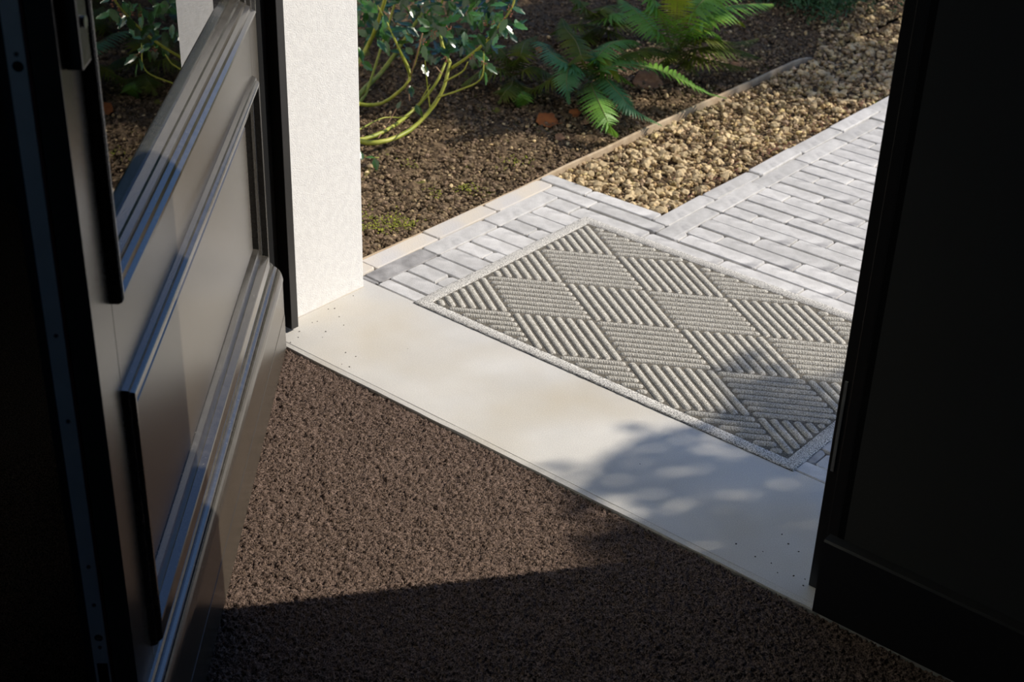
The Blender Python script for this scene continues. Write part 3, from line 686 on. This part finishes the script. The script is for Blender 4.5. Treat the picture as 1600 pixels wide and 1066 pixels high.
named = [(590, 20, .60, 140, .050), (601, 22, .60, -85, .044), (607, 50, .60, 15, .047), (635, 42, .62, -40, .040), (590, 62, .60, -60, .040), (603, 64, .62, -80, .040), (618, 68, .66, 10, .036),
         (672, 42, .66, 150, .038), (684, 48, .66, 95, .042), (684, 48, .66, -20, .042), (700, 60, .68, -40, .038), (662, 70, .64, -85, .042), (673, 84, .68, -90, .030), (742, 78, .66, 130, .034),
         (766, 62, .68, 65, .036), (762, 42, .70, 100, .034), (742, 85, .66, -20, .036), (738, 88, .66, -90, .032), (756, 98, .64, 140, .026), (756, 98, .64, -35, .042), (755, 104, .64, -110, .034), (757, 112, .64, -80, .034),
         (560, 74, .55, -70, .040), (566, 96, .55, -40, .034), (641, 134, .62, -80, .030), (660, 100, .62, -70, .034), (650, 164, .60, -70, .026), (651, 165, .60, -60, .034), (620, 170, .60, 60, .022),
         (770, 30, .72, -10, .036), (780, 44, .72, -50, .034), (788, 40, .72, -80, .032), (775, 50, .72, -100, .036), (790, 20, .74, 40, .030), (800, 12, .74, -20, .036), (806, 30, .74, -80, .030),
         (566, 250, .46, 100, .022), (572, 246, .46, 0, .022), (585, 248, .46, -75, .030), (565, 244, .46, 170, .024)]
LV = [add_leaf(*a) for a in named]
for i in range(1150):
    u1 = random.random()
    px = 540 + 265 * random.random(); lim = 62 + 36 * math.sin((px - 560) / 240 * 2.4) - (30 if px > 780 else 0)
    py = lim - (lim + 150) * random.random() ** .8
    if px > 770 and py > 60: continue
    y = random.uniform(.66, 1.15) if py > 20 else random.uniform(.6, 1.5)
    LV.append(add_leaf(px, py, y, random.uniform(-180, 180), random.uniform(.026, .046)))
def leaf_join(name, items, meshes, material, parent):
    co = []; fa = []; b = 0
    for _, mw, mi in items:
        me = meshes[mi]; v = np.array([x.co[:] for x in me.vertices]); mm = np.array(mw); v = v @ mm[:3, :3].T + mm[:3, 3]
        f = np.array([list(p.vertices) for p in me.polygons]) + b; co.append(v); fa.append(f); b += len(v)
    return stuff(quads_mesh(name, np.concatenate(co), np.concatenate(fa), material, parent, True))
score = lambda it: (0 if in_view(Vector(it[0]) + HLoc, 10) else 10) + ((Vector(it[0]) + HLoc) - CAM).length
LV = LV[:len(named)] + sorted(LV[len(named):], key=score)
for p, mw, mi in LV[:290]:
    o = bpy.data.objects.new('leaf', HL[mi]); COL.objects.link(o); o.parent = holly; o.matrix_local = mw
leaf_join('foliage', LV[290:], HL, M['holly'], holly)
bm = bmesh.new()
for (px, py, y) in [(680, 50, .65), (677, 57, .65), (702, 44, .66), (757, 100, .635), (758, 37, .69), (769, 36, .70), (696, 92, .70), (788, 30, .71), (798, 24, .72), (737, 90, .65), (563, 101, .54), (661, 64, .64), (786, 38, .71), (795, 10, .73)]:
    for q in range(9):
        p = hp_(px, py, y) + Vector([random.gauss(0, .0035) for _ in range(3)]); bmesh.ops.create_icosphere(bm, subdivisions=1, radius=random.uniform(.0012, .0024), matrix=Matrix.Translation(p))
bo = bm_obj('bud_clusters', bm, M['bud'], holly); stuff(bo)
# a small trailing stem of the same bush at the foot of the wall
bm = bmesh.new(); tube(bm, spline([hp_(545, 250, .46), hp_(566, 245, .46), hp_(580, 247, .46), hp_(592, 246, .46)], 8), .0012, 5); bm_obj('stem', bm, M['twig'], holly, True)

# ---- ferns
def frond(parent, loc, pts, width, npin, material, seed, base=.12, droop=.25, taper=.8, vert=0.0):
    r = random.Random(seed); P_ = spline([Vector(p) - loc for p in pts], 40); L = sum((P_[i + 1] - P_[i]).length for i in range(40))
    vs = []; fs = []
    def at(t):
        k = min(int(t * 40), 39); u = t * 40 - k; return P_[k].lerp(P_[k + 1], u), (P_[k + 1] - P_[k]).normalized()
    for side in (-1, 1):
        for i in range(npin):
            t = base + (1 - base) * (i + .5) / npin; p, d = at(t)
            w = width * (math.sin(math.pi * (.12 + .88 * ((t - base) / (1 - base))) ** taper) ** .75) + .003
            s = d.cross(Vector((0, 0, 1))); s = s.normalized() if s.length > .08 else Vector((1, 0, 0))
            if vert: s = (s + Vector((0, 0, vert)) * side).normalized()
            nn = s.cross(d).normalized(); ax = (s * side + d * r.uniform(.12, .24) - Vector((0, 0, 1)) * droop * r.uniform(.5, 1.2)).normalized()
            bw = L * (1 - base) / npin * .50; ns = 6; o = len(vs); acc = d.cross(ax).cross(ax).normalized(); wd = (d - ax * d.dot(ax)).normalized()
            for q in range(ns + 1):
                f = q / ns; c = p + ax * w * f - Vector((0, 0, 1)) * w * .28 * f * f * droop * 3; hw = bw * (1 - f ** 1.6) * (1.05 if q else .7) + .0003
                vs += [c - wd * hw * .62 + ax * (-.05 * w / ns), c + nn * -hw * .15, c + wd * hw * .62 + ax * (-.05 * w / ns)]
                if q < ns:   # notch between pinnules
                    f2 = (q + .68) / ns; c2 = p + ax * w * f2 - Vector((0, 0, 1)) * w * .28 * f2 * f2 * droop * 3; h2 = bw * (1 - f2 ** 1.6)
                    vs += [c2 - wd * h2 * 1.18, c2 + nn * -h2 * .15, c2 + wd * h2 * 1.18]
            m2 = 2 * ns + 1
            for q in range(m2 - 1):
                a = o + q * 3; fs += [(a, a + 1, a + 4, a + 3), (a + 1, a + 2, a + 5, a + 4)]
    o = mesh_obj('frond', vs, fs, material, parent, True)
    bm = bmesh.new(); tube(bm, P_[::2], [.0017 * (1 - .8 * i / 20) for i in range(21)], 4); bm_obj('midrib', bm, M['rachis'], o)
    return o
def fr_pts(crown, mids):     # crown is a point; mids are (px, py, height) stations
    return [crown] + [at_z(px, py, z) for px, py, z in mids]
def fern(name, crown, label, fronds):
    e_ = empty(name, crown); tag(e_, label, 'fern', 'ferns in the shaded bed')
    loc = Vector(crown)
    for i, (mids, width, npin, mt, *kw) in enumerate(fronds):
        npin = int(npin * 1.35); width *= .98
        frond(e_, loc, fr_pts(loc + Vector((random.gauss(0, .008), random.gauss(0, .008), .01)), mids), width, npin, M[mt], i * 7 + len(name), **(kw[0] if kw else {}))
    return e_
c1 = at_z(922, 128, .03)
fern('fern', c1, 'blue-green fern arching over the edging strip, nearest of the ferns', [
 ([(940, 118, .10), (966, 145, .09), (990, 170, .06), (1034, 196, .01)], .042, 26, 'fernblue'),
 ([(925, 135, .09), (936, 160, .09), (950, 190, .06), (962, 214, .01)], .050, 24, 'fern'),
 ([(935, 112, .12), (968, 102, .13), (1010, 104, .12), (1060, 122, .09), (1100, 144, .05), (1136, 154, .02)], .060, 27, 'fern', {'vert': .5}),
 ([(908, 108, .13), (893, 100, .15), (885, 125, .12), (890, 162, .06)], .050, 24, 'fernblue'),
 ([(895, 104, .14), (868, 88, .16), (845, 66, .15), (832, 66, .13)], .038, 24, 'fernblue'),
 ([(930, 100, .13), (942, 88, .15), (955, 104, .13), (968, 128, .10)], .024, 18, 'fernlime'),
 ([(925, 100, .13), (925, 82, .16), (935, 96, .14), (940, 118, .1)], .022, 16, 'fernblue'),
 ([(912, 100, .15), (900, 65, .19), (884, 45, .20), (878, 28, .20)], .045, 18, 'fernold'),
 ([(930, 96, .14), (955, 68, .17), (985, 62, .16), (1000, 70, .13)], .045, 20, 'fern'),
 ([(950, 100, .12), (985, 82, .14), (1030, 82, .12), (1080, 98, .06)], .050, 22, 'fernold'),
 ([(900, 118, .08), (870, 120, .09), (845, 132, .07), (822, 146, .03)], .045, 20, 'fernold'),
 ([(935, 120, .09), (955, 135, .08), (975, 155, .05), (982, 180, .02)], .045, 20, 'fernblue'),
 ([(930, 112, .1), (945, 106, .12), (970, 118, .1), (990, 135, .06)], .045, 18, 'fern'),
])
c2 = at_z(1052, 92, .03)
fern('fern', c2, 'bright green fern behind the nearest one, with a yellow frond', [
 ([(1055, 52, .16), (1058, 20, .28), (1058, -12, .36), (1056, -40, .42)], .050, 24, 'fernlime', {'base': .25, 'droop': .1}),
 ([(1072, 60, .14), (1100, 46, .17), (1122, 56, .14), (1136, 86, .08)], .030, 24, 'fern'),
 ([(1078, 52, .16), (1110, 30, .19), (1150, 30, .17), (1164, 42, .14)], .030, 24, 'fernlime'),
 ([(1085, 40, .2), (1130, 12, .24), (1175, 6, .2), (1208, 6, .16)], .060, 26, 'fern'),
 ([(1075, 30, .24), (1110, -8, .30), (1150, -20, .3), (1200, -10, .24)], .065, 26, 'fern'),
 ([(1040, 60, .16), (1015, 38, .2), (990, 14, .22), (966, -4, .22)], .055, 26, 'fern'),
 ([(1035, 30, .24), (1020, 0, .30), (1010, -30, .34)], .055, 24, 'fern'),
 ([(1055, 72, .1), (1045, 86, .1), (1040, 104, .06)], .040, 18, 'fernold'),
 ([(1080, 78, .1), (1120, 72, .11), (1160, 80, .08), (1190, 92, .03)], .062, 24, 'fernold'),
 ([(1070, 84, .08), (1100, 92, .08), (1130, 98, .05), (1170, 108, .02)], .055, 22, 'fernold'),
 ([(1040, 82, .1), (1015, 74, .12), (985, 84, .1), (960, 92, .06)], .050, 22, 'fernold'),
 ([(1068, 92, .06), (1080, 102, .05), (1092, 118, .02)], .040, 18, 'fernold'),
 ([(1085, 60, .14), (1110, 60, .14), (1150, 66, .1), (1185, 60, .08)], .050, 22, 'fernold'),
])
c3 = at_z(805, 128, .02)
fern('fern', c3, 'dark olive fern low behind the holly bush tips', [
 ([(790, 110, .08), (765, 105, .09), (740, 118, .06), (720, 134, .03)], .055, 22, 'fernold'),
 ([(815, 112, .08), (835, 104, .09), (860, 116, .07), (878, 130, .03)], .055, 22, 'fernold'),
 ([(800, 132, .06), (790, 142, .06), (778, 160, .03)], .045, 18, 'fernold'),
 ([(810, 138, .05), (818, 150, .05), (812, 168, .01)], .035, 16, 'fern'),
 ([(812, 90, .12), (820, 66, .14), (838, 56, .12)], .045, 20, 'fernold'),
 ([(795, 95, .1), (780, 76, .13), (760, 68, .12)], .050, 20, 'fernold'),
 ([(820, 136, .05), (840, 140, .05), (858, 146, .02)], .035, 16, 'fernold'),
])
c4 = at_z(930, 44, .03)
fern('fern', c4, 'dim brownish fern at the back, left of the yellow-fronded one', [
 ([(950, 36, .1), (975, 34, .1), (1005, 50, .05)], .050, 20, 'fernold'),
 ([(910, 38, .1), (885, 40, .1), (860, 55, .05)], .050, 20, 'fernold'),
 ([(935, 20, .14), (955, 8, .14), (985, 12, .1)], .050, 20, 'fernold'),
 ([(940, 30, .12), (965, 20, .14), (1000, 26, .08)], .05, 20, 'fern'),
 ([(920, 20, .14), (905, 0, .18), (885, -12, .2)], .05, 20, 'fernold'),
 ([(945, 46, .07), (965, 52, .06), (985, 66, .03)], .045, 18, 'fernold'),
 ([(920, 52, .06), (905, 62, .06), (890, 72, .03)], .045, 18, 'fernold'),
])

# ---- dark needle shrub at the back
def needle_shrub(center, rad, n, label):
    e_ = empty('conifer_shrub', center); tag(e_, label, 'shrub'); r = random.Random(5)
    bm = bmesh.new(); ends = []
    for i in range(16):
        a = r.uniform(0, 6.28); el = r.uniform(.1, 1.2); d = Vector((math.cos(a) * math.cos(el), math.sin(a) * math.cos(el), math.sin(el))) * rad * r.uniform(.7, 1.1)
        P_ = spline([Vector((0, 0, .0)), d * .5 + Vector((0, 0, .03)), d], 6); tube(bm, P_, [.004 * (1 - .7 * k / 6) for k in range(7)], 5); ends.append(P_)
    bm_obj('branches', bm, M['bark'], e_)
    vs = []; fs = []
    for i in range(n):
        P_ = r.choice(ends); p = P_[r.randrange(2, 7)] + Vector([r.gauss(0, rad * .16) for _ in range(3)]); p.z = max(p.z, .01)
        d = Vector((r.gauss(0, 1), r.gauss(0, 1), r.gauss(.2, .8))).normalized(); l = r.uniform(.010, .024); s = d.orthogonal().normalized() * .0022; o = len(vs)
        vs += [p - s, p + s, p + d * l * .6 + s * .8, p + d * l, p + d * l * .6 - s * .8]; fs.append((o, o + 1, o + 2, o + 3, o + 4))
    stuff(mesh_obj('foliage', vs, fs, M['yew'], e_))
needle_shrub(at_z(1262, 2, .02), .30, 16000, 'dark conifer shrub at the back of the bed, near the buried end of the edging')

# ---- fallen leaves
def dead_leaf(px, py, L, rot, label, mt='deadleaf', z=.02, fold=.25, seed=0):
    r = random.Random(seed); n = 22; vs = [(0, 0, 0)]; fs = []
    for ring in (.5, 1.0):
        for i in range(n):
            a = 2 * math.pi * i / n; lob = 1 + (.08 * math.sin(a * 5 + seed) + r.uniform(-.09, .09)) * (1 if ring == 1 else .3); x = math.cos(a) * L * .55 * lob * ring; y = math.sin(a) * L * .48 * lob * ring
            vs.append((x, y, fold * abs(y) * 1.2 + fold * .5 * L * (x / L) ** 2 + r.uniform(-.03, .03) * L * ring))
    for i in range(n):
        j_ = (i + 1) % n; fs += [(0, 1 + i, 1 + j_), (1 + i, 1 + n + i, 1 + n + j_, 1 + j_)]
    p = at_z(px, py, z); p.z = bedz(p.x, p.y) + .010
    o = mesh_obj('fallen_leaf', vs, fs, M[mt], None, True); o.location = p; o.rotation_euler = (r.uniform(-.05, .1), r.uniform(-.1, .1), 0); o.rotation_euler = (Matrix.Rotation(R(-30), 3, RIGHT.cross(Vector((0, 0, 1))).cross(Vector((0, 0, 1)))) @ Matrix.Rotation(R(rot), 3, 'Z')).to_euler()
    md = o.modifiers.new('thickness', 'SOLIDIFY'); md.thickness = .0008
    tag(o, label, 'leaf'); bm = bmesh.new(); tube(bm, [(L * .5, 0, fold * .12 * L), (L * .68, .002, .004), (L * .85, .006, .006)], .0008, 4); st = bm_obj('leaf_stalk', bm, M[mt], o)
    return o
dead_leaf(854, 184, .050, 20, 'large orange-brown fallen leaf on the dark soil', seed=1)
dead_leaf(1012, 124, .070, 30, 'pale brown lobed leaf lying under the long fern frond', 'deadpale', seed=2)
dead_leaf(898, 172, .028, 60, 'small russet leaf at the foot of the nearest fern', seed=3)
dead_leaf(917, 183, .016, 100, 'tiny pinkish leaf scrap right of the large orange leaf', 'deadpale', seed=4)
dead_leaf(842, 87, .022, -40, 'small reddish leaf on the low fern behind the holly', seed=5)
dead_leaf(875, 206, .024, 10, 'pale tan leaf scrap below the large orange leaf', 'deadpale', seed=6)
dead_leaf(1150, 96, .030, 10, 'dull brown leaf among the stones under the back fern', 'deadpale', seed=7)

# ================================================================== TREES outside the picture that throw the shade
def shade_tree(name, trunk, label, clusters, leaf=.050, seed=1, dens=1.0):
    e_ = empty(name, trunk); tag(e_, label, 'tree'); r = random.Random(seed); T = Vector(trunk)
    zt = max(c[0].z for c in clusters) + .3
    bm = bmesh.new(); tube(bm, spline([(0, 0, -.1), (.03, -.02, zt * .5), (0, .04, zt)], 8), [.09 - .007 * i for i in range(9)], 9); bm_obj('trunk', bm, M['bark'], e_, True)
    bm = bmesh.new(); vs = []; fs = []
    for c, rad, n in clusters:
        n = int(n * dens)
        c = Vector(c) - T; s = Vector((0, 0, max(.3, c.z * .7))); P_ = spline([s, s.lerp(c, .5) + Vector((0, 0, .12)), c], 6); tube(bm, P_, [.022 - .003 * k for k in range(7)], 5)
        for i in range(n):
            q = Vector((r.gauss(0, 1), r.gauss(0, 1), r.gauss(0, 1))); q = q.normalized() * rad * r.random() ** .45; p = c + q
            d = Vector((r.gauss(0, 1), r.gauss(0, 1), r.gauss(0, 1))).normalized(); s_ = d.orthogonal().normalized() * leaf * .32; s_.rotate(Matrix.Rotation(r.uniform(0, 6.28), 3, d)); l = leaf * r.uniform(.7, 1.2); o = len(vs)
            vs += [p, p + d * l * .4 + s_, p + d * l, p + d * l * .4 - s_]; fs.append((o, o + 1, o + 2, o + 3))
    bm_obj('branches', bm, M['bark'], e_, True); stuff(mesh_obj('foliage', vs, fs, M['treeleaf'], e_))
def sp(x, y, t_, z=0): return Vector((x, y, z)) + SDIR * t_
# crown over the right part of slab and mat
cl = []
for (x, y, rad, n) in [(.68, -.20, .07, 50), (.82, -.18, .12, 130), (.97, -.17, .13, 170), (.80, -.33, .07, 60), (.92, -.40, .12, 200), (.80, -.02, .11, 60), (.72, .10, .08, 30), (.90, .10, .14, 110), (.80, .22, .10, 60), (.95, .25, .14, 90), (.66, .20, .06, 22), (1.07, -.05, .12, 90), (1.05, -.28, .14, 220), (.66, -.08, .05, 22), (1.0, .04, .12, 80)]:
    cl.append((sp(x, y, random.uniform(3.3, 4.2)), rad, n))
shade_tree('garden_tree', (4.1, 3.0, -.05), 'leafy tree whose crown shades the right end of the threshold', cl, leaf=.050, seed=3, dens=1.45)
cl = []
for (x, y, rad, n) in [(-.75, 1.0, .20, 160), (-.58, 1.10, .10, 50), (-.95, 1.25, .25, 220), (-.85, 1.6, .25, 220), (-.70, 1.9, .25, 230), (-.35, 1.95, .16, 120), (-.95, 2.0, .3, 260), (-.45, 2.15, .22, 190), (-.15, 2.05, .12, 60), (-.70, 2.4, .3, 260), (-1.0, .85, .2, 150), (-.05, 1.75, .10, 26), (.02, 1.95, .12, 36), (-.85, .72, .14, 70), (-1.1, 2.6, .35, 260), (-.72, .78, .10, 90), (-.52, .88, .09, 70), (-.98, .66, .14, 120), (-.36, 1.02, .07, 40), (-1.2, .9, .2, 150), (-.32, 1.55, .10, 40), (-.2, 1.9, .14, 70), (.05, 2.1, .10, 40)]:
    cl.append((sp(x, y, random.uniform(3.6, 4.8)), rad, n))
shade_tree('garden_tree', (2.6, 5.4, -.05), 'leafy tree whose crown shades the ferns and back of the bed', cl, leaf=.060, seed=4, dens=3.6)

# tall clipped hedge, added out of view to block low sky light
hd = empty('sky_block_hedge', (-2.5, 9.0, -.05)); tag(hd, 'tall clipped hedge added out of view to block low sky light', 'hedge')
xs = np.linspace(-7, 6, 120); zs = np.linspace(0, 2.4, 30); X, Z = np.meshgrid(xs, zs)
Yh = -.5 + .25 * vnoise(X + 20, Z, 3, 11) + .12 * rng.random(X.shape)
stuff(grid_mesh('foliage', X, Yh, Z, M['yew'], hd))
bm = bmesh.new(); add_box(bm, (-7, -.2, 0), (6, .5, 2.4)); bm_obj('hedge_core', bm, M['yew'], hd)
